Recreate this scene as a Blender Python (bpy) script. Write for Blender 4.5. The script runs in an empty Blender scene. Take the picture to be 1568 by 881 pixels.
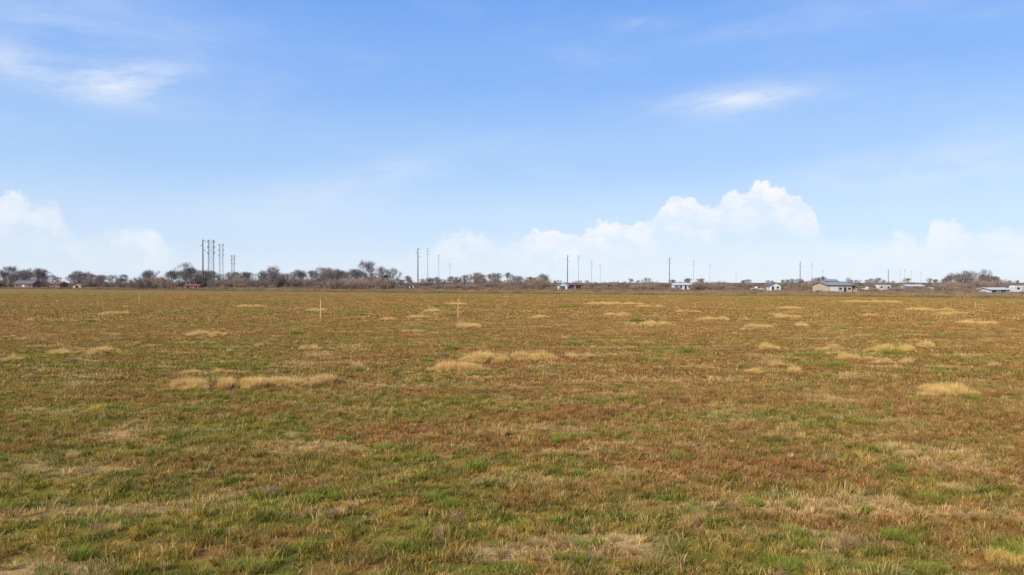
import bpy, math, random
import numpy as np
from mathutils import Vector, Matrix
random.seed(7); rng=np.random.default_rng(7)
S=bpy.context.scene
S.view_settings.view_transform='Standard'; S.view_settings.look='None'; S.view_settings.exposure=0
H=3.6; F=1045.0
def tn(x): return (x-784.0)/F          # bearing tangent
def el(y,x=784): return math.atan((433.0-y)/F*math.cos(math.atan(tn(x))))
def gd(y): return H*F/(y-433.0)        # range on the flat ground
def at(x,d): return (tn(x)*d,d)
# ---------------------------------------------------------------- node helpers
class NT:
    def __init__(s,t): s.t=t; s.n=t.nodes; s.l=t.links
    def put(s,sock,v):
        if v is None: return
        if hasattr(v,'is_output'): s.l.new(v,sock)
        else: sock.default_value=v
    def m(s,op,a,b=None,c=None,clamp=False):
        n=s.n.new('ShaderNodeMath'); n.operation=op; n.use_clamp=clamp
        for i,v in enumerate((a,b,c)): s.put(n.inputs[i],v)
        return n.outputs[0]
    def mr(s,v,a,b,c=0.0,d=1.0,smooth=True):
        n=s.n.new('ShaderNodeMapRange'); n.interpolation_type='SMOOTHSTEP' if smooth else 'LINEAR'
        for i,x in enumerate((v,a,b,c,d)): s.put(n.inputs[i],x)
        return n.outputs[0]
    def mix(s,f,a,b,bt='MIX'):
        n=s.n.new('ShaderNodeMix'); n.data_type='RGBA'; n.blend_type=bt; n.clamp_factor=True
        s.put(n.inputs[0],f); s.put(n.inputs[6],a); s.put(n.inputs[7],b); return n.outputs[2]
    def noise(s,vec,scale=1.0,detail=3,rough=0.55):
        n=s.n.new('ShaderNodeTexNoise'); s.put(n.inputs['Vector'],vec)
        n.inputs['Scale'].default_value=scale; n.inputs['Detail'].default_value=detail; n.inputs['Roughness'].default_value=rough
        return n.outputs['Fac']
    def vm(s,op,a,b):
        n=s.n.new('ShaderNodeVectorMath'); n.operation=op; s.put(n.inputs[0],a); s.put(n.inputs[1],b); return n.outputs[0]
    def sep(s,v):
        n=s.n.new('ShaderNodeSeparateXYZ'); s.put(n.inputs[0],v); return n.outputs
    def comb(s,x,y,z):
        n=s.n.new('ShaderNodeCombineXYZ'); s.put(n.inputs[0],x); s.put(n.inputs[1],y); s.put(n.inputs[2],z); return n.outputs[0]
def C(r,g,b): return (r,g,b,1.0)
def newmat(name):
    m=bpy.data.materials.new(name); m.use_nodes=True
    nt=NT(m.node_tree); p=m.node_tree.nodes['Principled BSDF']; return m,nt,p
def simple(name,col,rough=0.8,var=0.25,scale=2.0,metal=0.0):
    m,nt,p=newmat(name)
    tc=nt.n.new('ShaderNodeTexCoord')
    f=nt.noise(tc.outputs['Object'],scale,4)
    c=nt.mix(f,C(*[x*(1-var) for x in col]),C(*[min(1,x*(1+var)) for x in col]))
    nt.put(p.inputs['Base Color'],c); p.inputs['Roughness'].default_value=rough; p.inputs['Metallic'].default_value=metal
    return m
# ---------------------------------------------------------------- shared field colour
def field_group():
    g=bpy.data.node_groups.new('field_colour','ShaderNodeTree')
    g.interface.new_socket('Color',in_out='OUTPUT',socket_type='NodeSocketColor')
    g.interface.new_socket('Outside',in_out='OUTPUT',socket_type='NodeSocketFloat')
    nt=NT(g); out=g.nodes.new('NodeGroupOutput')
    geo=g.nodes.new('ShaderNodeNewGeometry'); pos=geo.outputs['Position']
    x,y,z=nt.sep(pos)
    flat=nt.comb(x,y,0.0)
    n1=nt.noise(nt.vm('MULTIPLY',flat,(0.030,0.055,1)),1.0,1)
    n2=nt.noise(nt.vm('MULTIPLY',flat,(0.20,0.42,1)),1.0,2)
    n3=nt.noise(flat,1.6,1,0.6)
    n4=nt.noise(nt.vm('ADD',nt.vm('MULTIPLY',flat,(0.28,0.7,1)),(31,7,3)),1.0,2,0.6)
    n5=nt.noise(nt.vm('ADD',nt.vm('MULTIPLY',flat,(0.6,0.9,1)),(11,57,3)),1.0,1)
    b=nt.mr(y,8,55,0.50,1.0,False)
    b=nt.m('ADD',b,nt.mr(x,-16,16,-.16,.10,False))
    b=nt.m('MULTIPLY_ADD',nt.m('SUBTRACT',n1,0.5),2.8,b)
    b=nt.m('MULTIPLY_ADD',nt.m('SUBTRACT',n2,0.5),2.8,b)
    b=nt.m('MULTIPLY_ADD',nt.m('SUBTRACT',n3,0.5),1.8,b,clamp=True)
    brown=nt.mix(nt.mr(n2,0.38,0.62),C(0.60,0.335,0.11),C(0.47,0.225,0.068))
    green=nt.mix(nt.mr(n3,0.35,0.65),C(0.24,0.225,0.034),C(0.46,0.34,0.05))
    col=nt.mix(b,green,brown)
    col=nt.mix(nt.m('MULTIPLY',nt.mr(n4,0.54,0.66),0.7),col,C(0.84,0.56,0.24))
    col=nt.mix(nt.m('MULTIPLY',nt.mr(n4,0.42,0.33),0.35),col,C(0.30,0.17,0.06))
    col=nt.mix(nt.m('MULTIPLY',nt.mr(n5,0.59,0.70),0.65),col,C(0.24,0.29,0.038))
    s=nt.m('ADD',nt.m('MULTIPLY_ADD',x,0.606,y),nt.m('MULTIPLY_ADD',n1,40.0,-249.0))
    band=nt.m('MULTIPLY',nt.mr(s,-75,-30),0.5)
    col=nt.mix(band,col,C(0.44,0.34,0.08))
    o=nt.mr(s,-6,6)
    rough=nt.mix(nt.mr(nt.noise(nt.vm('MULTIPLY',flat,(0.03,0.06,1)),1.0,3),0.4,0.6),C(0.20,0.12,0.06),C(0.38,0.25,0.11))
    col=nt.mix(o,col,rough)
    nt.l.new(col,out.inputs[0]); nt.l.new(o,out.inputs[1])
    return g
FG=field_group()
def fieldcol(nt):
    n=nt.n.new('ShaderNodeGroup'); n.node_tree=FG; return n.outputs['Color']
gm,nt,p=newmat('field_ground')
geo=nt.n.new('ShaderNodeNewGeometry')
c=fieldcol(nt)
f1=nt.noise(geo.outputs['Position'],9.0,3,0.7)
f2=nt.noise(nt.vm('MULTIPLY',geo.outputs['Position'],(0.8,1.2,1)),1.0,3,0.7)
c=nt.mix(1.0,c,nt.mix(f1,C(0.28,0.28,0.28),C(0.88,0.85,0.80)),'MULTIPLY')
c=nt.mix(1.0,c,nt.mix(nt.mr(f2,.35,.65),C(0.75,0.75,0.75),C(1.15,1.15,1.15)),'MULTIPLY')
nt.put(p.inputs['Base Color'],c); p.inputs['Roughness'].default_value=1.0; p.inputs['Specular IOR Level'].default_value=0.1
def blade_mat(name,mode):
    m=bpy.data.materials.new(name); m.use_nodes=True; nt=NT(m.node_tree); nt.n.clear()
    at_=nt.n.new('ShaderNodeAttribute'); at_.attribute_name='tint'
    r,g,b=nt.sep(at_.outputs['Color'])
    oi=nt.n.new('ShaderNodeObjectInfo')
    if mode=='field':
        c=fieldcol(nt)
        t=nt.m('FRACT',nt.m('ADD',g,oi.outputs['Random']))
        c=nt.mix(nt.m('MULTIPLY',nt.mr(t,0.76,0.84),0.45),c,C(0.84,0.56,0.23))
        c=nt.mix(nt.m('MULTIPLY',nt.mr(t,0.18,0.10),0.5),c,C(0.28,0.34,0.045))
        c=nt.mix(nt.m('MULTIPLY',nt.mr(r,0.85,0.95),0.45),c,C(0.86,0.63,0.30))
        t2=nt.m('FRACT',nt.m('MULTIPLY',g,7.31))
        c=nt.mix(1.0,c,nt.mix(t2,C(0.60,0.59,0.58),C(1.25,1.25,1.25)),'MULTIPLY')
    elif mode=='straw':
        c=nt.mix(r,C(0.90,0.62,0.26),C(0.86,0.62,0.22))
        c=nt.mix(nt.mr(b,0.0,0.35,0.6,0.0),c,C(0.30,0.30,0.05))
        c=nt.mix(nt.mr(oi.outputs['Random'],0.3,1.0,0,0.7),c,C(0.66,0.42,0.18))
    elif mode=='yellow':
        c=nt.mix(r,C(0.88,0.62,0.15),C(0.68,0.54,0.11))
        c=nt.mix(nt.mr(b,0.0,0.4,0.8,0.0),c,C(0.24,0.28,0.035))
        c=nt.mix(nt.mr(oi.outputs['Random'],0.4,1.0,0,0.7),c,C(0.76,0.50,0.19))
    elif mode=='green':
        c=nt.mix(r,C(0.20,0.28,0.04),C(0.38,0.38,0.06))
        c=nt.mix(nt.mr(b,0.0,0.5,0.7,0.0),c,C(0.08,0.14,0.025))
        c=nt.mix(nt.mr(oi.outputs['Random'],0.5,1.0,0,0.7),c,C(0.52,0.42,0.11))
    else:
        c=nt.mix(r,C(0.40,0.24,0.11),C(0.56,0.37,0.17))
        c=nt.mix(nt.mr(oi.outputs['Random'],0.3,0.9),c,C(0.32,0.24,0.14))
    c=nt.mix(1.0,c,nt.mix(r,C(0.66,0.66,0.66),C(1.13,1.13,1.13)),'MULTIPLY')
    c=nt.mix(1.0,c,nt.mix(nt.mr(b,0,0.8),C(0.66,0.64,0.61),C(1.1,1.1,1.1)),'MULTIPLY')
    d=nt.n.new('ShaderNodeBsdfDiffuse'); tr=nt.n.new('ShaderNodeBsdfTranslucent'); ms=nt.n.new('ShaderNodeMixShader')
    nt.put(d.inputs[0],c); nt.put(tr.inputs[0],c); ms.inputs[0].default_value=0.25
    nt.l.new(d.outputs[0],ms.inputs[1]); nt.l.new(tr.outputs[0],ms.inputs[2])
    o=nt.n.new('ShaderNodeOutputMaterial'); nt.l.new(ms.outputs[0],o.inputs[0])
    return m
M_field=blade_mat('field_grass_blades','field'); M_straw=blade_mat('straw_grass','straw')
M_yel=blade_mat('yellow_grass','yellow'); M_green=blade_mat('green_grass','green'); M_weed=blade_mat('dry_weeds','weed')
# ---------------------------------------------------------------- blade meshes
def blades_mesh(name,base,hgt,wid,lean,ang,rb,rt,mat):
    n=len(hgt); dx=np.cos(ang); dy=np.sin(ang)
    fa=rng.uniform(0,math.pi*2,n); wx=np.cos(fa)*wid/2; wy=np.sin(fa)*wid/2
    V=np.zeros((n,5,3))
    def P(t,w):
        x=base[:,0]+dx*lean*hgt*t**1.7; y=base[:,1]+dy*lean*hgt*t**1.7; z=hgt*t*(1-0.25*lean*t)
        return x,y,z
    for k,(t,w) in enumerate(((0,1),(0,-1),(.55,.8),(.55,-.8),(1,0))):
        x,y,z=P(t,w); V[:,k,0]=x+wx*w; V[:,k,1]=y+wy*w; V[:,k,2]=z
    V=V.reshape(-1,3); fs=[]
    for i in range(n):
        a=i*5; fs.append((a,a+1,a+3,a+2)); fs.append((a+2,a+3,a+4))
    me=bpy.data.meshes.new(name); me.from_pydata(V.tolist(),[],fs); me.materials.append(mat)
    ca=me.color_attributes.new('tint','FLOAT_COLOR','POINT')
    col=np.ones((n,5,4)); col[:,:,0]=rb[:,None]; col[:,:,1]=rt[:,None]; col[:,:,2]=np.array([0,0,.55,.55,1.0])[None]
    ca.data.foreach_set('color',col.reshape(-1))
    return bpy.data.objects.new(name,me)
def tufts(name,size,ntuft,nb,h0,h1,w0,w1,spread,mat,extra=0,leanmax=0.9,circ=False):
    base=[];hg=[];wd=[];le=[];an=[];rb=[];rt=[]
    for t in range(ntuft):
        if circ:
            a=rng.uniform(0,6.283); r=size/2*math.sqrt(rng.uniform()); cx,cy=r*math.cos(a),r*math.sin(a)
        else: cx,cy=rng.uniform(-size/2,size/2,2)
        k=max(2,int(nb*rng.uniform(0.5,1.5))); th=h0+(h1-h0)*rng.uniform()**1.6; tr=rng.uniform()
        a=rng.uniform(0,6.283,k); rr=spread*np.sqrt(rng.uniform(0,1,k))*rng.uniform(.5,1.3)
        base+=list(np.c_[cx+rr*np.cos(a),cy+rr*np.sin(a)]); hg+=list(th*rng.uniform(.5,1.15,k)); wd+=list(rng.uniform(w0,w1,k))
        le+=list(rng.uniform(.1,leanmax,k)); an+=list(a+rng.normal(0,.5,k)); rb+=list(rng.uniform(0,1,k)); rt+=[tr]*k
    if extra:
        base+=list(rng.uniform(-size/2,size/2,(extra,2))); hg+=list(rng.uniform(h0*.5,h1*.6,extra)); wd+=list(rng.uniform(w0,w1,extra))
        le+=list(rng.uniform(.3,1.3,extra)); an+=list(rng.uniform(0,6.283,extra)); rb+=list(rng.uniform(0,1,extra)); rt+=list(rng.uniform(0,1,extra))
    A=np.array
    return blades_mesh(name,A(base),A(hg),A(wd),A(le),A(an),A(rb),A(rt),mat)
def coll(name,objs):
    c=bpy.data.collections.new(name)
    for o in objs: c.objects.link(o)
    return c
def scatter(name,cl,pts,rot,scl,idx):
    me=bpy.data.meshes.new(name); me.from_pydata([tuple(p) for p in pts],[],[])
    for nm,ty,v in (('rz','FLOAT',rot),('sc','FLOAT',scl),('vi','INT',idx)):
        a=me.attributes.new(nm,ty,'POINT'); a.data.foreach_set('value',np.array(v,dtype=np.int32 if ty=='INT' else np.float32))
    ob=bpy.data.objects.new(name,me); S.collection.objects.link(ob)
    g=bpy.data.node_groups.new(name,'GeometryNodeTree')
    g.interface.new_socket('Geometry',in_out='INPUT',socket_type='NodeSocketGeometry')
    g.interface.new_socket('Geometry',in_out='OUTPUT',socket_type='NodeSocketGeometry')
    N=g.nodes; L=g.links
    gi=N.new('NodeGroupInput'); go=N.new('NodeGroupOutput'); ip=N.new('GeometryNodeInstanceOnPoints')
    ci=N.new('GeometryNodeCollectionInfo'); ci.inputs['Collection'].default_value=cl
    ci.inputs['Separate Children'].default_value=True; ci.inputs['Reset Children'].default_value=True
    def na(nm,ty):
        n=N.new('GeometryNodeInputNamedAttribute'); n.data_type=ty; n.inputs[0].default_value=nm; return n.outputs[0]
    cx=N.new('ShaderNodeCombineXYZ'); L.new(na('rz','FLOAT'),cx.inputs[2])
    er=N.new('FunctionNodeEulerToRotation'); L.new(cx.outputs[0],er.inputs[0])
    L.new(gi.outputs[0],ip.inputs['Points']); L.new(ci.outputs[0],ip.inputs['Instance']); ip.inputs['Pick Instance'].default_value=True
    L.new(na('vi','INT'),ip.inputs['Instance Index']); L.new(er.outputs[0],ip.inputs['Rotation']); L.new(na('sc','FLOAT'),ip.inputs['Scale'])
    L.new(ip.outputs[0],go.inputs[0])
    md=ob.modifiers.new('scatter','NODES'); md.node_group=g
    return ob
# ---------------------------------------------------------------- ground sheet
me=bpy.data.meshes.new('field_ground'); R=14000
me.from_pydata([(-R,-R,0),(R,-R,0),(R,R,0),(-R,R,0)],[],[(0,1,2,3)]); me.materials.append(gm)
S.collection.objects.link(bpy.data.objects.new('field_ground',me))
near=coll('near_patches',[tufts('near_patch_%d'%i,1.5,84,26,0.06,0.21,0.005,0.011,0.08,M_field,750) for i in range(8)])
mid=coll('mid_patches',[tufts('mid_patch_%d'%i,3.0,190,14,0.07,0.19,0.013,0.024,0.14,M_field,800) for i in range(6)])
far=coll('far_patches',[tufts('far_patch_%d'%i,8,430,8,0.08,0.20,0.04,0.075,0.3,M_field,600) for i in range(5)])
def tiles(y0,y1,step,slope=0.80,pad=1.5):
    P=[]; y=y0+step/2
    while y<y1:
        w=slope*(y+step/2)+pad; x=-math.ceil(w/step)*step
        while x<=w:
            P.append((x,y,0)); x+=step
        y+=step
    return P
def scat_tiles(name,cl,k,P):
    n=len(P); scatter(name,cl,P,rng.integers(0,4,n)*math.pi/2,rng.uniform(.97,1.06,n),rng.integers(0,k,n))
def scat_rand(name,cl,k,P,s0=.85,s1=1.2):
    n=len(P); scatter(name,cl,P,rng.uniform(0,6.283,n),rng.uniform(s0,s1,n),rng.integers(0,k,n))
inside=lambda p: p[1]+0.606*p[0]-226<0
scat_tiles('near_grass',near,8,tiles(6,24,1.5))
scat_tiles('mid_grass',mid,6,tiles(24,63,3.0))
scat_tiles('far_grass',far,5,[p for p in tiles(63,215,8.0) if inside(p)])
# ---------------------------------------------------------------- clumps of taller grass
tall=coll('tall_tufts',[tufts('t0_straw',0.35,9,34,0.28,0.42,0.004,0.008,0.07,M_straw,0,.55,True),
 tufts('t1_straw',0.35,9,34,0.2,0.36,0.004,0.008,0.07,M_straw,0,.7,True),
 tufts('t2_yellow',0.35,9,34,0.2,0.34,0.004,0.009,0.07,M_yel,0,.6,True),
 tufts('t3_green',0.35,9,34,0.14,0.26,0.005,0.010,0.07,M_green,0,.9,True),
 tufts('t4_weed',0.35,8,30,0.2,0.34,0.004,0.008,0.07,M_weed,0,.8,True)])
TP=[];TR=[];TS=[];TI=[]
def clump(x,yb,w,kinds,depth=0.35,sc=1.0,dens=1.0):
    """irregular patch made of several overlapping drifts that thin out and get shorter at the edge"""
    d=gd(yb); hw=w/F*d/2; ry=max(0.15,hw*depth); cx,cy=tn(x)*d,d+ry
    n=max(3,int(hw*ry*3.14*22*dens/(sc**1.3))); n=min(n,900)
    k=max(2,min(8,int(hw*3)+1)); sub=[]
    for j in range(k):
        sub.append((rng.uniform(-.72,.72)*hw,rng.normal(0,.35)*ry,rng.uniform(.14,.48)*hw,rng.uniform(.2,.55)*ry,rng.uniform(.6,1.2)))
    for _ in range(n):
        sx,sy,ax,ay,ss=sub[rng.integers(0,k)]
        g1,g2=np.clip(rng.normal(0,.68,2),-2,2); r=math.hypot(g1,g2)
        TP.append((cx+sx+ax*g1,cy+sy+ay*g2,0)); TR.append(rng.uniform(0,6.28))
        TS.append(sc*ss*rng.uniform(.6,1.15)*max(.32,1.1-.4*r)); TI.append(int(rng.choice(kinds)))
st=[0,0,1,1,2];ye=[2,1,1,0];gr=[3];sg=[0,1,3,3];we=[4,1]
clump(300,603,100,[0,2,1,0],.8,1.3,1.9); clump(350,598,90,[0,1,2],.8,1.3,1.7); clump(305,611,100,gr,.2,.8,1.6); clump(355,604,60,gr,.3,.8,1.2)
clump(425,596,100,[0,2,1,1],.8,1.3,1.7); clump(475,594,90,[0,1,1,4],.8,1.2,1.5); clump(512,588,50,we,.6,.9)
clump(750,558,100,[2,2,0,1],.6,1.3,1.7); clump(820,555,110,[2,1,0],.6,1.3,1.7); clump(888,550,64,[0,1,4],.6,1.0,1.4); clump(710,573,120,st,.5,1.2,1.6); clump(735,576,60,gr,.2,.9,1.3)
clump(690,538,38,gr,1,1.6,1.3); clump(665,548,46,[3,4],.6,1.1); clump(880,531,36,gr,1,1.6,1.3)
clump(127,635,80,[2,3,3,2],.6,1.0,1.5); clump(300,517,76,st,1,1.2,1.1); clump(105,545,110,ye,.7,1.1,1.0)
clump(1325,553,70,ye,.6,1.2,1.0); clump(1383,541,90,[2,2,1],.6,1.3,1.2); clump(1385,544,60,gr,.2,1.0,1.2); clump(1440,533,60,st,.6,1.2,1.0); clump(1300,546,50,we,.6,1.0,.8)
clump(1483,608,145,[2,1,2,0],.5,1.1,1.5); clump(1495,614,100,gr,.2,.9,1.4)
clump(1556,874,110,[2,3,3,2,3],.9,1.2,1.6)
clump(600,752,40,gr,.5,.7,.7)
clump(50,770,60,gr,.5,.6,.6); clump(640,708,50,gr,.5,.75,.8); clump(720,722,44,gr,.6,.9,1); clump(1380,725,54,gr,.5,.85,.8)
clump(455,850,40,gr,.5,.8,.9); clump(1060,798,44,gr,.5,.8,.8); clump(1250,845,70,gr,.5,.7,.8); clump(1480,760,44,gr,.5,.7,.8)
for a in ((68,499,36,gr),(122,494,28,gr),(442,501,28,gr),(440,514,32,gr),(436,534,28,[3,4]),(40,493,26,sg),(242,496,20,gr),(555,484,26,gr),(530,484,20,gr),
 (607,481,24,gr),(655,478,54,ye),(610,493,18,gr),(830,488,40,st),(950,485,42,[0,1]),(712,503,56,[0,1]),(930,467,70,[0,1]),(972,467,36,[0,1]),(1000,500,74,ye),
 (1060,479,40,ye),(1115,492,64,ye),(1210,488,54,st),(1215,474,50,st),(1345,485,32,st),(1445,477,70,ye),(1230,501,38,[0,1]),(1520,498,74,st),(1160,509,48,we),
 (150,483,56,st),(318,467,30,gr),(420,466,32,gr),(380,471,50,st),(700,467,46,st),(660,470,26,gr),(735,464,28,gr),(1350,464,84,ye),(1180,537,54,ye),(640,488,52,st),
 (1160,504,54,ye),(1465,483,52,ye),(480,477,38,st),(590,491,30,st),(690,485,24,gr),(1000,471,40,st),(870,471,36,gr),(980,494,32,gr)):
    k3=a[3] is gr
    clump(a[0],a[1],a[2],a[3],.9,1.45 if k3 else 1.15,1.2 if k3 else .9)
for _ in range(300):
    d=25*(230/25)**rng.uniform(); u=rng.uniform(-.85,.85)
    if not inside((u*d,d+8)): continue
    clump(784+F*u,433+H*F/d,rng.uniform(.4,2.0)/d*F,[gr,gr,gr,gr,st,we][rng.integers(0,6)],.6,rng.uniform(.5,1.1),.7)
for _ in range(150):
    d=8*(26/8)**rng.uniform(); u=rng.uniform(-.8,.8)
    clump(784+F*u,433+H*F/d,rng.uniform(.25,.9)/d*F,[gr,gr,gr,we,gr][rng.integers(0,5)],.8,rng.uniform(.4,.7),1)
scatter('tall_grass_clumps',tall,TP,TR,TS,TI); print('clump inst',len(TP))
# ---------------------------------------------------------------- bare trees
def stick_mesh(name,segs,mat,sides_thr=0.05):
    V=[];Fc=[];T=[]
    for (p,q,r0,r1,t) in segs:
        d=(q-p); 
        if d.length<1e-5: continue
        d.normalize(); a=d.orthogonal().normalized(); b=d.cross(a)
        k=6 if r0>sides_thr*2 else 3
        o=len(V)
        for c_,r in ((p,r0),(q,r1)):
            for i in range(k):
                th=6.28318*i/k; V.append(tuple(c_+(a*math.cos(th)+b*math.sin(th))*r)); T.append(t)
        for i in range(k):
            j=(i+1)%k; Fc.append((o+i,o+j,o+k+j,o+k+i))
    me=bpy.data.meshes.new(name); me.from_pydata(V,[],Fc); me.materials.append(mat)
    ca=me.color_attributes.new('tint','FLOAT_COLOR','POINT')
    col=np.ones((len(V),4)); col[:,0]=T; ca.data.foreach_set('color',col.reshape(-1)); return me
def rdir(d,ang):
    a=d.orthogonal().normalized(); a.rotate(Matrix.Rotation(random.uniform(0,6.283),3,d)); 
    return (d*math.cos(ang)+a*math.sin(ang)).normalized()
def grow(segs,p,d,L,r,lv,tw,up=0.12):
    for i in range(3):
        q=p+d*(L/3); r1=r*0.88; segs.append((p,q,r,r1,random.uniform(0,.5))); p=q; r=r1
        d=(rdir(d,random.uniform(0,.22))+Vector((0,0,up*.5))).normalized()
        if lv<=3 and i<2 and random.random()<.6:
            grow(segs,p,rdir(d,random.uniform(.6,1.0)),L*.55,r*.5,lv-2,tw) if lv>=2 else twig(segs,p,d,L,tw)
    if lv<=0: twig(segs,p,d,L,tw*2); return
    for k in range(random.choice((2,3,3))):
        grow(segs,p,(rdir(d,random.uniform(.3,.75))+Vector((0,0,up))).normalized(),L*random.uniform(.68,.9),r*.68,lv-1,tw)
def twig(segs,p,d,L,n):
    for _ in range(n):
        t=rdir(d,random.uniform(.2,1.1)); q=p+t*random.uniform(.35,.9)
        segs.append((p,q,0.015,0.008,random.uniform(.4,1)))
        s=p.lerp(q,random.uniform(.3,.9)); segs.append((s,s+rdir(t,.7)*random.uniform(.2,.5),0.011,0.006,random.uniform(.5,1)))
def bark(name,c0,c1,c2):
    m,nt,p=newmat(name); a=nt.n.new('ShaderNodeAttribute'); a.attribute_name='tint'; r,g,b=nt.sep(a.outputs['Color'])
    oi=nt.n.new('ShaderNodeObjectInfo')
    c=nt.mix(r,C(*c0),C(*c1)); c=nt.mix(nt.m('MULTIPLY',oi.outputs['Random'],.6),c,C(*c2))
    nt.put(p.inputs['Base Color'],c); p.inputs['Roughness'].default_value=.9; p.inputs['Specular IOR Level'].default_value=.15; return m
M_bark=bark('hazed_bare_bark',(.11,.088,.082),(.29,.245,.225),(.24,.20,.17))  # bark lightened and cooled, distance haze put into the colour
M_shrub=bark('shrub_twigs',(.15,.105,.08),(.35,.25,.19),(.29,.23,.15))
def tree_mesh(name,seed,L=1.7,lv=5,tw=2,forks=1,mat=None):
    random.seed(seed); segs=[]
    for k in range(forks):
        d=rdir(Vector((0,0,1)),.08 if forks==1 else .4)
        grow(segs,Vector((.3*k,0,-.1)),d,L,.30 if forks==1 else .22,lv,tw)
    zs=max(s[1].z for s in segs); f=10.0/zs
    segs=[(a*f,b*f,r0*f,r1*f,t) for a,b,r0,r1,t in segs]
    return stick_mesh(name,segs,M_bark)
def shrub_mesh(name,seed,w=3.4,h=3.0):
    random.seed(seed); segs=[]
    for k in range(36):
        b=Vector((random.uniform(-w,w)*.5,random.uniform(-w,w)*.5,-.05)); d=rdir(Vector((0,0,1)),random.uniform(.05,.6))
        grow(segs,b,d,h*random.uniform(.10,.36),.035,1,2,.1)
    zs=max(s[1].z for s in segs); f=3.0/zs
    segs=[(a*f,b_*f,r0*1.0,r1*1.0,t) for a,b_,r0,r1,t in segs]
    return stick_mesh(name,segs,M_shrub)
tm=[tree_mesh('bare_tree_%d'%i,20+i,forks=(1,2,2,3,2,1)[i],lv=(5,4,5,4,4,5)[i],tw=(1,2,1,1,2,1)[i]) for i in range(6)]
sm=[shrub_mesh('shrub_%d'%i,50+i) for i in range(4)]
random.seed(5)
def tree(name,x,ytop,d,k,wide=1.0):
    h=(433-ytop)/F*d+H; o=bpy.data.objects.new(name,tm[k]); px,py=at(x,d); o.location=(px,py,0)
    o.scale=(h/10*wide,h/10*wide,h/10); o.rotation_euler[2]=random.uniform(0,6.28); S.collection.objects.link(o)
for x,yt,d,k,w in ((570,396,345,0,.85),(583,405,350,5,.8),(601,408,352,3,.8),(282,400,480,2,1.1),(420,404,480,4,.9),(14,405,500,0,.9),(60,408,500,5,1),
   (1484,412,380,3,1.1),(1503,411,385,2,1.1),(1470,416,390,4,1)):
    tree('bare_cottonwood_tree',x,yt,d,k,w)
tc=coll('tree_variants',[bpy.data.objects.new('tv_%d'%i,m) for i,m in enumerate(tm)]+[bpy.data.objects.new('tw_%d'%i,m) for i,m in enumerate(sm)])
prof=[(-200,418),(0,417),(50,414),(90,421),(130,416),(180,425),(214,426),(225,411),(265,413),(285,410),(320,412),(340,416),(375,411),(400,416),(415,413),(440,417),(462,412),(500,413),(540,412),(556,416),(610,426),(640,429),(660,424),(700,425),(735,417),(785,417),(800,425),(835,420),(842,430),(900,428),(1000,430),(1060,427),(1120,430),(1235,429),(1250,424),(1275,422),(1290,430),(1320,431),(1335,426),(1360,430),(1430,429),(1455,422),(1480,417),(1520,420),(1540,431),(1568,432),(1800,428)]
px_=[a for a,b in prof]; py_=[b for a,b in prof]
P=[];R_=[];SC=[];I=[]
for i in range(1000):
    x=random.uniform(-180,1750); yt=np.interp(x,px_,py_)+random.gauss(.6,2.8)
    d=random.uniform(500,640) if x<560 else random.uniform(520,760)
    h=(433-yt)/F*d+H
    big=(i%5<2)
    if not big: h*=random.uniform(.3,.68)
    h=max(h,2.6+1.5*random.random())
    a=at(x,d); P.append((a[0],a[1],0)); R_.append(random.uniform(0,6.28)); 
    if h>6.0 and big: I.append(random.randrange(6)); SC.append(h/10)
    else: I.append(6+random.randrange(4)); SC.append(h/3)
scatter('distant_tree_line',tc,P,R_,SC,I)
P=[];R_=[];SC=[];I=[]
def bshrub(x,d,h):
    a=at(x,d); P.append((a[0],a[1],0)); R_.append(random.uniform(0,6.28)); SC.append(h/3); I.append(random.randrange(4))
for i in range(1200):
    x=random.uniform(-180,1750); u=tn(x); e=235/(1+.606*u)
    d=e*random.uniform(1.12,2.1); bshrub(x,d,random.uniform(.8,2.6) if d>e*1.4 else random.uniform(.5,1.5))
for x,yt,w,n in ((820,421,30,9),(525,421,50,8),(1080,429,36,9),(585,419,30,5),(700,430,60,12),(1260,426,40,7),(1335,426,20,5),(980,431,40,8),(240,421,60,8),(1495,425,90,15)):
    for k in range(n):
        d=random.uniform(330,390) if x<900 else random.uniform(290,350)
        bshrub(x+random.uniform(-.5,.5)*w,d,((433-yt)/F*d+H)*random.uniform(.7,1))
sc_=coll('shrub_variants',[bpy.data.objects.new('sv_%d'%i,m) for i,m in enumerate(sm)])
scatter('roadside_brush',sc_,P,R_,SC,I)
wv=coll('weed_variants',[tufts('weed_%d'%i,3.0,40,16,0.35,0.8,0.03,0.06,0.3,M_weed,60,.7) for i in range(3)])
P=[]
for i in range(2400):
    u=random.uniform(-.85,.85); e=226/(1+.606*u); d=e*(1+random.random()**1.6*.7)+random.uniform(-3,3); P.append((u*d,d,0))
scat_rand('dry_weed_margin',wv,3,P,.5,1.3)
# ---------------------------------------------------------------- built objects
def box(V,Fc,x0,x1,y0,y1,z0,z1):
    o=len(V); V+=[(x0,y0,z0),(x1,y0,z0),(x1,y1,z0),(x0,y1,z0),(x0,y0,z1),(x1,y0,z1),(x1,y1,z1),(x0,y1,z1)]
    Fc+=[(o,o+3,o+2,o+1),(o+4,o+5,o+6,o+7),(o,o+1,o+5,o+4),(o+1,o+2,o+6,o+5),(o+2,o+3,o+7,o+6),(o+3,o,o+4,o+7)]
def part(name,V,Fc,mat,parent=None,bev=0):
    me=bpy.data.meshes.new(name); me.from_pydata(V,[],Fc); me.materials.append(mat)
    o=bpy.data.objects.new(name,me); S.collection.objects.link(o)
    if parent: o.parent=parent
    if bev: b=o.modifiers.new('b','BEVEL'); b.width=bev; b.segments=2
    return o
def empty(name,loc,rz=0):
    e=bpy.data.objects.new(name,None); e.location=loc; e.rotation_euler[2]=rz; S.collection.objects.link(e); return e
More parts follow.
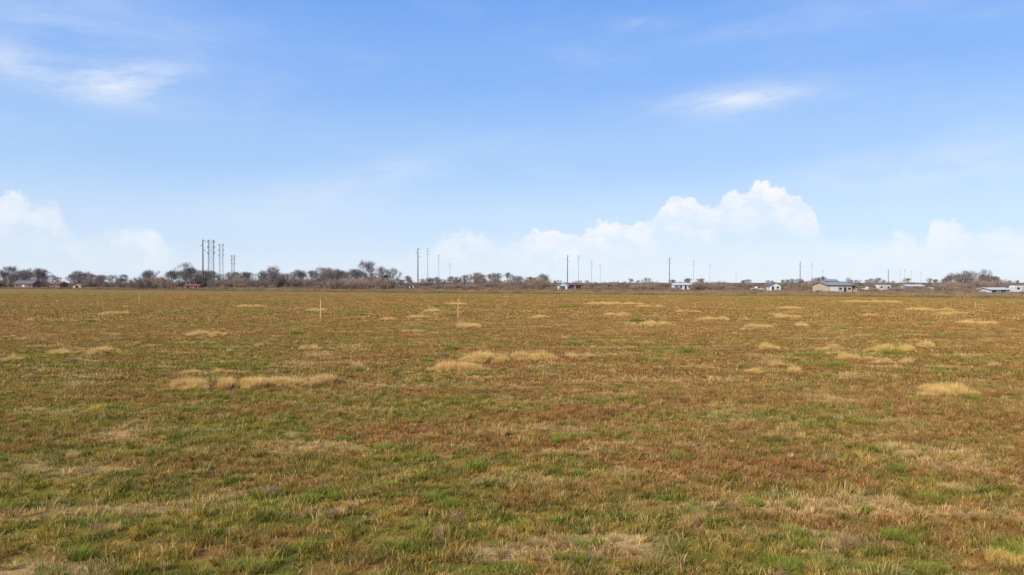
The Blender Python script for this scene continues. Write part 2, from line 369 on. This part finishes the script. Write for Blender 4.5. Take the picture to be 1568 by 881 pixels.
M_tan=simple('tan_siding',(.52,.40,.26)); M_white=simple('white_paint',(.62,.62,.60),.6,.1); M_dark=simple('dark_glass_and_openings',(.03,.035,.04),.3)
M_broof=simple('blue_grey_metal_roof',(.24,.265,.29),.7); M_groof=simple('grey_shingle',(.16,.15,.145)); M_rroof=simple('rust_roof',(.20,.085,.055))
M_teal=simple('pale_teal_roof',(.38,.54,.56),.5); M_red=simple('red_paint',(.42,.06,.04),.5); M_brick=simple('brown_brick',(.24,.14,.10)); M_wood=simple('stake_wood',(.60,.36,.17),.8)
M_wpole=simple('weathered_pole',(.07,.06,.06)); M_steel=simple('galvanised_and_hazed_steel',(.20,.21,.23),.6,.1); M_post=simple('fence_post_wood',(.22,.18,.14)); M_tyre=simple('tyre_rubber',(.03,.03,.03))
M_dsteel=simple('weathered_steel',(.10,.10,.105),.7,.1)
M_wroof=simple('white_metal_roof',(.56,.56,.55),.7,.08)
def building(name,x,d,rz,w,dp,h,rh,wall,roof,axis='x',doors=(),wins=(),trim=M_white,gableface=None):
    a=at(x,d); e=empty(name,(a[0],a[1],0),rz); hw=w/2
    V=[];Fc=[]; t=0.2
    if axis=='x':
        V=[(-hw,0,0),(hw,0,0),(hw,dp,0),(-hw,dp,0),(-hw,0,h),(hw,0,h),(hw,dp,h),(-hw,dp,h),(-hw,dp/2,h+rh),(hw,dp/2,h+rh)]
        Fc=[(0,1,5,4),(1,2,6,9,5),(2,3,7,6),(3,0,4,8,7)]
        o=.5; ov=o*rh/(dp/2)
        r=[]; rf=[]
        for s in (0,1):
            ye=-o if s==0 else dp+o; b=len(r)
            r+=[(-hw-o,ye,h-ov+.02),(hw+o,ye,h-ov+.02),(hw+o,dp/2,h+rh+.02),(-hw-o,dp/2,h+rh+.02),(-hw-o,ye,h-ov+t),(hw+o,ye,h-ov+t),(hw+o,dp/2,h+rh+t),(-hw-o,dp/2,h+rh+t)]
            rf+=[(b,b+1,b+2,b+3),(b+4,b+5,b+6,b+7),(b,b+1,b+5,b+4),(b+1,b+2,b+6,b+5),(b+3,b,b+4,b+7)]
    else:
        V=[(-hw,0,0),(hw,0,0),(hw,dp,0),(-hw,dp,0),(-hw,0,h),(hw,0,h),(hw,dp,h),(-hw,dp,h),(0,0,h+rh),(0,dp,h+rh)]
        Fc=[(0,1,5,8,4),(1,2,6,5),(2,3,7,9,6),(3,0,4,7)]
        o=.5; ov=o*rh/hw; r=[];rf=[]
        for s in (-1,1):
            xe=s*(hw+o); b=len(r)
            r+=[(xe,-o,h-ov+.02),(0,-o,h+rh+.02),(0,dp+o,h+rh+.02),(xe,dp+o,h-ov+.02),(xe,-o,h-ov+t),(0,-o,h+rh+t),(0,dp+o,h+rh+t),(xe,dp+o,h-ov+t)]
            rf+=[(b,b+1,b+2,b+3),(b+4,b+5,b+6,b+7),(b,b+1,b+5,b+4),(b+2,b+3,b+7,b+6),(b+3,b,b+4,b+7)]
    part('walls',V,Fc,wall,e); part('roof',r,rf,roof,e)
    for i,(cx,w_,z0,z1,mt) in enumerate(doors):
        v=[];f=[]; box(v,f,cx-w_/2,cx+w_/2,-.06,-.01,z0+.01,z1); part('door_%d'%i,v,f,mt,e)
        v=[];f=[]; box(v,f,cx-w_/2-.15,cx-w_/2-.003,-.1,-.01,.01,z1+.15); box(v,f,cx+w_/2+.003,cx+w_/2+.15,-.1,-.01,.01,z1+.15); part('door_frame_%d'%i,v,f,trim,e)
    for i,(cx,w_,z0,z1) in enumerate(wins):
        v=[];f=[]; box(v,f,cx-w_/2,cx+w_/2,-.05,-.01,z0,z1); part('window_%d'%i,v,f,M_dark,e)
        v=[];f=[]; box(v,f,cx-w_/2-.1,cx+w_/2+.1,-.09,-.01,z0-.12,z0-.003); box(v,f,cx-w_/2-.1,cx+w_/2+.1,-.09,-.01,z1+.003,z1+.12); part('window_trim_%d'%i,v,f,trim,e)
    return e
b=building('metal_barn',1286,250,.12,9.5,10,2.7,1.1,M_tan,M_broof,'x',doors=((-2.4,2.6,0,2.1,M_white),(2.0,1.1,0,1.9,M_dark)),wins=((3.7,1.0,1.0,1.8),(.2,.9,1.0,1.8)))
v=[];f=[]
box(v,f,-2.4,1.4,3.4,6.6,3.4,4.2); part('monitor_walls',v,f,M_tan,b)
v=[(-2.8,3.1,4.15),(1.8,3.1,4.15),(1.8,6.9,4.15),(-2.8,6.9,4.15),(-2.8,5,4.9),(1.8,5,4.9)]; f=[(0,1,5,4),(2,3,4,5),(1,2,5),(3,0,4),(0,3,2,1)]; part('monitor_roof',v,f,M_broof,b)
v=[];f=[]; box(v,f,4.9,7.4,1,9,0,1.75); part('lean_to',v,f,M_tan,b)
v=[(4.76,.5,2.7),(7.9,.5,1.75),(7.9,9.5,1.75),(4.76,9.5,2.7),(4.76,.5,2.82),(7.9,.5,1.87),(7.9,9.5,1.87),(4.76,9.5,2.82)]; f=[(0,3,2,1),(4,5,6,7),(0,1,5,4),(1,2,6,5),(2,3,7,6)]; part('lean_to_roof',v,f,M_broof,b)
building('white_mobile_home',1046,330,.05,9,4.2,2.6,.6,M_white,M_wroof,'x',doors=((1.2,1,0.3,2.2,M_dark),),wins=((-3.2,1.4,1.1,2.0),(-1,1,1.1,2.0),(3.2,1.3,1.1,2.0)))
building('open_shed',880,360,.1,9,6,2.4,.8,M_rroof,M_rroof,'x',doors=((-1.8,3,0,2.0,M_dark),(2,3.2,0,2.0,M_dark)))  # dark door panels paint the shade inside the open bays
building('teal_roof_shed',861,352,-.2,5,6,2.0,1.3,M_white,M_teal,'y',doors=((0,3,0,1.9,M_dark),))
building('farmhouse',1187,300,-.1,4.6,6,2.4,1.2,M_white,M_groof,'y',doors=((-1,1,0,2.0,M_dark),),wins=((1.1,1.0,1,1.9),))
building('low_white_shed',1402,330,.0,8,6,1.9,.6,M_white,M_wroof,'x',doors=((0,2.6,0,1.7,M_dark),),wins=((3.0,1,1,1.6),))
building('low_tan_shed',1440,300,.2,5,5,1.7,.5,M_tan,M_groof,'x',doors=((-1,2.2,0,1.6,M_dark),))
building('long_white_shed',1532,225,.15,7,5,1.3,.5,M_white,M_wroof,'x',doors=((-2.4,1.8,0,1.1,M_dark),(1,2,0,1.1,M_dark)))
building('brick_house',36,480,.1,12,9,3.0,1.9,M_brick,M_groof,'x',doors=((0,1.2,0,2.1,M_white),),wins=((-4,1.8,1,2.3),(4,1.8,1,2.3)))
building('red_roof_house',84,495,-.1,8,8,2.6,1.5,M_brick,M_rroof,'x',doors=((0,1.2,0,2.1,M_dark),),wins=((-2.6,1.4,1,2.1),(2.6,1.4,1,2.1)))
building('wooden_shed',118,440,.1,5,6,2.0,1.0,M_wood,M_groof,'y',doors=((0,2,0,1.8,M_dark),))
building('red_barn',294,430,.05,9,6,1.7,.8,M_red,M_rroof,'x',doors=((-2.4,2.2,0,1.5,M_dark),(2.4,2.2,0,1.5,M_dark)))
building('small_white_shed',231,440,.1,3,4,1.7,.6,M_white,M_groof,'y',doors=((0,1.4,0,1.5,M_dark),))
building('small_white_shed',630,400,.1,2.6,4,1.9,.6,M_white,M_groof,'y',doors=((0,1.4,0,1.7,M_dark),))
def cyl(V,Fc,cx,cz,y0,y1,r,k=16):
    o=len(V)
    for y in (y0,y1):
        for i in range(k): V.append((cx+r*math.cos(6.28318*i/k),y,cz+r*math.sin(6.28318*i/k)))
    for i in range(k): j=(i+1)%k; Fc.append((o+i,o+j,o+k+j,o+k+i))
    Fc.append(tuple(range(o,o+k))); Fc.append(tuple(range(o+2*k-1,o+k-1,-1)))
def prism(prof_,y0,y1):
    k=len(prof_); V=[(a,y0,c) for a,c in prof_]+[(a,y1,c) for a,c in prof_]
    return V,[tuple(range(k)),tuple(range(2*k-1,k-1,-1))]+[(i,(i+1)%k,k+(i+1)%k,k+i) for i in range(k)]
def pickup(x,d,rz,mat):
    a=at(x,d); e=empty('pickup_truck',(a[0],a[1],0),rz)
    V,f=prism([(-2.7,.5),(2.6,.5),(2.7,.95),(1.3,1.12),(.65,1.75),(-.7,1.78),(-.85,1.15),(-2.7,1.12)],-.92,.92); part('body',V,f,mat,e,.05)
    for s in (-.925,.925):
        V,f=prism([(1.12,1.13),(.6,1.66),(-.6,1.68),(-.72,1.13)],s-.01,s+.01); part('side_window',V,f,M_dark,e)
    V=[];f=[]
    for cx in (-1.75,1.75):
        for y in (-.95,.75): cyl(V,f,cx,.38,y,y+.2,.38)
    part('wheels',V,f,M_tyre,e)
def trailer(x,d,rz):
    a=at(x,d); e=empty('travel_trailer',(a[0],a[1],0),rz)
    V,f=prism([(-3,.5),(2.6,.5),(3,1.0),(2.9,2.1),(2.5,2.5),(-2.8,2.5),(-3,2.2)],-1.15,1.15); part('body',V,f,M_white,e,.08)
    V=[];f=[]; box(V,f,-2.2,-1.2,-1.18,-1.155,1.3,2.0); box(V,f,1.2,2.2,-1.18,-1.155,1.3,2.0); part('windows',V,f,M_dark,e)
    V=[];f=[]; box(V,f,-.4,.35,-1.18,-1.155,.6,2.2); part('door',V,f,M_tan,e)
    V=[];f=[]; cyl(V,f,-.9,.35,-1.17,-.95,.35); cyl(V,f,-.1,.35,-1.17,-.95,.35); cyl(V,f,-.9,.35,.95,1.17,.35); cyl(V,f,-.1,.35,.95,1.17,.35); part('wheels',V,f,M_tyre,e)
    V=[];f=[]; box(V,f,2.7,4.0,-.06,.06,.45,.57); part('hitch',V,f,M_steel,e)
trailer(1352,290,.2); trailer(1562,230,.1); pickup(1330,285,.1,M_white); pickup(1512,235,2.9,M_steel)
pickup(1160,300,.3,M_white); pickup(262,450,.2,M_red)
def stake(x,yb,yt,w=.09):
    d=gd(yb); h=(yb-yt)/F*d; a=at(x,d)
    hw=w/2; th=.03
    V=[(-hw,-th,-.1),(hw,-th,-.1),(hw,th,-.1),(-hw,th,-.1),(-hw,-th,h-.08),(hw,-th,h),(hw,th,h),(-hw,th,h-.08)]
    f=[(0,3,2,1),(4,5,6,7),(0,1,5,4),(1,2,6,5),(2,3,7,6),(3,0,4,7)]
    o=part('survey_stake',V,f,M_wood,None,.006); o.location=(a[0],a[1],0); o.rotation_euler=(random.uniform(-.03,.03),random.uniform(-.03,.04),random.uniform(-.4,.4))
stake(491,487,459,.10); stake(701,487,457,.11); stake(213,467,448,.06); stake(150,465,453,.05); stake(1493,473,462,.08); stake(1065,471,463,.05); stake(397,461,451,.05)
def monopole(x,yt,d,r=.38,arms=True,mat=M_wpole):
    h=(433-yt)/F*d+H; a=at(x,d); segs=[(Vector((0,0,-.5)),Vector((0,0,h)),r*1.25,r*.75,.5)]
    if arms:
        for k,zz in enumerate((h-.8,h-4,h-7.2)):
            for s in ((-1,1) if arms==2 else ((-1)**k,)):
                segs.append((Vector((0,0,zz-.4)),Vector((s*2.2,0,zz)),.15,.11,.5))
                segs.append((Vector((s*2.2,0,zz)),Vector((s*2.2,0,zz-1.1)),.12,.12,.9))
    me=stick_mesh('transmission_pole',segs,mat); o=bpy.data.objects.new('transmission_pole',me); o.location=(a[0],a[1],0); o.rotation_euler[2]=-.5; S.collection.objects.link(o)
def lattice(x,yt,d,w0,w1,arm,r=.10,rz=.15,n=7):
    h=(433-yt)/F*d+H; a=at(x,d); segs=[]
    def c(k,z):
        w=(w0+(w1-w0)*min(1,z/(h*.6)))/2; return Vector(((-w,-w*.6,z),(w,-w*.6,z),(w,w*.6,z),(-w,w*.6,z))[k%4])
    for i in range(n):
        z0,z1=h*i/n,h*(i+1)/n
        for k in range(4):
            segs+= [(c(k,z0),c(k,z1),r*1.2,r*1.2,.5),(c(k,z0),c(k+1,z1),r*.5,r*.5,.5),(c(k+1,z0),c(k,z1),r*.5,r*.5,.5),(c(k,z1),c(k+1,z1),r*.8,r*.8,.5)]
    for zz in (h*.985,h*.87,h*.75):
        for s in (-1,1):
            tip=Vector((s*(w1/2+arm),0,zz))
            for y in (-1,1):
                segs.append((Vector((s*w1/2,y*w1*.3,zz)),tip,r*1.5,r*1.1,.5)); segs.append((Vector((s*w1/2,y*w1*.3,zz-1.4)),tip,r,r*.8,.5))
            segs.append((tip,tip-Vector((0,0,1.7)),.11,.11,.9))
    me=stick_mesh('lattice_transmission_tower',segs,M_dsteel); o=bpy.data.objects.new('lattice_transmission_tower',me); o.location=(a[0],a[1],0); o.rotation_euler[2]=rz; S.collection.objects.link(o)
for x,yt,d in ((311,367,475),(640,380,600),(869,391,760),(1025,395,850),(1225,401,1050),(1360,413,1500)): monopole(x,yt,d,.34+d/7000,True)
lattice(323.5,368,500,4.2,3.4,.9); lattice(339,374,640,3.6,3.0,.9,.075); lattice(357,391,760,3.0,2.6,1.0,.10,n=5)
for x,yt,d in ((655,380,820),(672,390,1000),(689,403,1250),(886,391,1000),(906,399,1150),(919,405,1300),(1062,398,1150),(1087,404,1500),(1127,416,1900),(1243,403,1500),(1260,413,1800),(1378,413,1900),(1395,414,2000),(1410,416,2100),(1385,412,2000)):
    monopole(x,yt,d,.26,2,M_steel)  # far poles take the paler steel, colour standing in for aerial haze
segs=[]
u=-.86
pts=[]
while u<.86:
    e=229/(1+.606*u); pts.append(Vector((u*e,e,0))); u+=3.6*(1+.606*u)**1.0/e*1.0
for i,q in enumerate(pts):
    segs.append((q-Vector((0,0,.2)),q+Vector((0,0,1.25+random.uniform(-.08,.08))),.05,.045,.5))
    if i:
        for z in (.4,.75,1.1): segs.append((pts[i-1]+Vector((0,0,z)),q+Vector((0,0,z)),.006,.006,.5))
o=bpy.data.objects.new('wire_fence',stick_mesh('wire_fence',segs,M_post)); S.collection.objects.link(o)
# ---------------------------------------------------------------- sun, sky
sunE=math.radians(35); sunA=math.radians(222)
sv=Vector((math.sin(sunA)*math.cos(sunE),math.cos(sunA)*math.cos(sunE),math.sin(sunE)))
L=bpy.data.lights.new('sun','SUN'); L.energy=4.8; L.angle=math.radians(.5); L.color=(1,.92,.80)
lo=bpy.data.objects.new('sun',L); lo.rotation_euler=sv.to_track_quat('Z','Y').to_euler(); S.collection.objects.link(lo)
W=bpy.data.worlds.new('World'); S.world=W; W.use_nodes=True; nt=NT(W.node_tree); nt.n.clear()
sky=nt.n.new('ShaderNodeTexSky'); sky.sky_type='NISHITA'; sky.sun_disc=False; sky.sun_elevation=sunE; sky.sun_rotation=sunA
sky.air_density=1.0; sky.dust_density=.3; sky.ozone_density=2.0
tcx=nt.n.new('ShaderNodeTexCoord'); D=tcx.outputs['Generated']; x,y,z=nt.sep(D)
az=nt.m('ARCTAN2',x,y); ev=nt.m('ARCSINE',z)
cr=nt.n.new('ShaderNodeValToRGB'); cr.color_ramp.interpolation='EASE'
els=cr.color_ramp.elements
stops=[(0,(.68,.79,.96)),(.08,(.58,.73,.965)),(.18,(.40,.61,.965)),(.30,(.25,.475,.96)),(.42,(.175,.385,.93)),(1,(.07,.19,.6))]
els[0].position=0; els[1].position=1
els[0].color=C(*stops[0][1]); els[1].color=C(*stops[-1][1])
for pz,cc in stops[1:-1]:
    e_=els.new(pz); e_.color=C(*cc)
nt.put(cr.inputs[0],ev)
sc1=nt.vm('MULTIPLY',cr.outputs[0],(6.67,6.67,6.67))
base=nt.mix(.86,nt.mix(1.0,sky.outputs[0],C(1.0,1.1,1.1),'MULTIPLY'),sc1)
A0=.8
cp=[(-400,330,.5),(0,293,.8),(22,290,.8),(48,306,.65),(62,310,.7),(78,306,.7),(100,325,.4),(140,350,.35),(180,345,.5),(225,343,.65),(260,366,.3),(330,385,.12),(420,392,.08),(560,388,.12),(660,365,.35),(700,350,.65),(735,352,.6),(760,360,.5),(800,356,.7),(830,348,.9),(860,350,.9),(885,355,.85),(905,340,.95),(940,336,.95),(980,338,.9),(1005,318,.95),(1035,300,1),(1065,300,1),(1078,318,.85),(1100,308,.9),(1118,288,1),(1140,290,1),(1165,276,1),(1190,282,1),(1215,296,1),(1240,310,.9),(1252,330,.6),(1270,360,.4),(1300,356,.5),(1340,364,.45),(1375,352,.7),(1395,353,.7),(1410,362,.5),(1430,334,.8),(1460,333,.8),(1490,345,.6),(1530,338,.7),(1568,345,.6),(1900,360,.4)]
def curve(vals):
    fc=nt.n.new('ShaderNodeFloatCurve'); cv=fc.mapping.curves[0]
    pp=[((math.atan(tn(a))+A0)/(2*A0),v) for a,v in vals]; pp=[q for q in pp if 0.001<q[0]<.999]
    cv.points[0].location=(0,pp[0][1]); cv.points[1].location=(1,pp[-1][1])
    for q in pp: cv.points.new(*q)
    fc.mapping.update(); nt.put(fc.inputs['Value'],nt.m('MULTIPLY_ADD',az,1/(2*A0),.5,clamp=True)); return fc.outputs[0]
top=nt.m('MULTIPLY',curve([(a,el(b,a)/.2) for a,b,_ in cp]),.2)
amp=curve([(a,v) for a,_,v in cp])
pv=nt.comb(az,ev,0.0)
nA=nt.noise(pv,34,5,.55); nB=nt.noise(pv,110,4,.6)
vo=nt.n.new('ShaderNodeTexVoronoi'); vo.feature='F1'; vo.inputs['Scale'].default_value=75; nt.put(vo.inputs['Vector'],nt.vm('ADD',pv,nt.comb(nt.m('MULTIPLY',nB,.008),nt.m('MULTIPLY',nA,.01),0.0)))
off=nt.m('MULTIPLY_ADD',nt.m('SUBTRACT',nA,.5),.020,nt.m('MULTIPLY',nt.m('SUBTRACT',.4,vo.outputs['Distance']),.014))
off=nt.m('MULTIPLY_ADD',nt.m('SUBTRACT',nB,.5),.012,off)
t=nt.m('SUBTRACT',nt.m('ADD',top,off),ev)
soft=nt.mr(amp,.4,.9,.022,.005)
cm=nt.mr(nt.m('DIVIDE',t,soft),-.15,1.0)
inner=nt.mr(nt.noise(nt.vm('MULTIPLY',pv,(1,1.6,1)),26,5,.6),.35,.62,.5,1.0)
fade=nt.mr(t,.008,.07,1.0,.28)
cm=nt.m('MULTIPLY',nt.m('MULTIPLY',nt.m('MULTIPLY',cm,fade),inner),amp)
c=base
def blob(px,py,wx,wy,tilt,amt):
    a=math.atan(tn(px)); e=el(py,px)
    da=nt.m('SUBTRACT',az,a); de=nt.m('MULTIPLY_ADD',da,tilt,nt.m('SUBTRACT',ev,e))
    q=nt.m('ADD',nt.m('POWER',nt.m('ABSOLUTE',nt.m('DIVIDE',da,wx/F)),2.0),nt.m('POWER',nt.m('ABSOLUTE',nt.m('DIVIDE',de,wy/F)),2.0))
    return nt.m('MULTIPLY',nt.m('EXPONENT',nt.m('MULTIPLY',q,-1.0)),amt)
tot=None
for a in ((185,125,65,20,-.06,.5),(240,108,60,12,-.1,.3),(70,112,130,24,.12,.5),(1145,150,70,16,0,.45),(1100,160,120,24,0,.28),(480,300,130,34,-.25,.3),(620,262,90,26,-.2,.18),(1480,250,170,30,0,.3),(990,38,50,10,0,.2),(1150,50,110,12,0,.16),(60,20,200,40,0,.25),(1300,270,160,20,0,.15)):
    q=blob(*a); tot=q if tot is None else nt.m('ADD',tot,q)
wn=nt.noise(nt.vm('MULTIPLY',nt.comb(az,nt.m('MULTIPLY_ADD',az,-.12,ev),0.0),(8,30,1)),1.0,7,.62)
wm=nt.m('MULTIPLY',tot,nt.mr(wn,.28,.68,.2,1.2),clamp=True)
c=nt.mix(wm,c,C(5.6,5.95,6.55))
c=nt.mix(nt.mr(nt.noise(nt.vm('MULTIPLY',pv,(3,9,1)),1.0,5,.6),.45,.8,0,.2),c,C(5.4,5.8,6.5))
c=nt.mix(cm,c,C(6.2,6.3,6.55))
bg=nt.n.new('ShaderNodeBackground'); bg.inputs[1].default_value=.15; nt.put(bg.inputs[0],c)
o=nt.n.new('ShaderNodeOutputWorld'); nt.l.new(bg.outputs[0],o.inputs[0])
cam=bpy.data.cameras.new('camera'); cam.lens=24; cam.sensor_width=36; cam.clip_end=40000; cam.clip_start=.1
co=bpy.data.objects.new('camera',cam); co.location=(0,0,H); co.rotation_euler=(math.radians(90-.41),0,0); S.collection.objects.link(co); S.camera=co
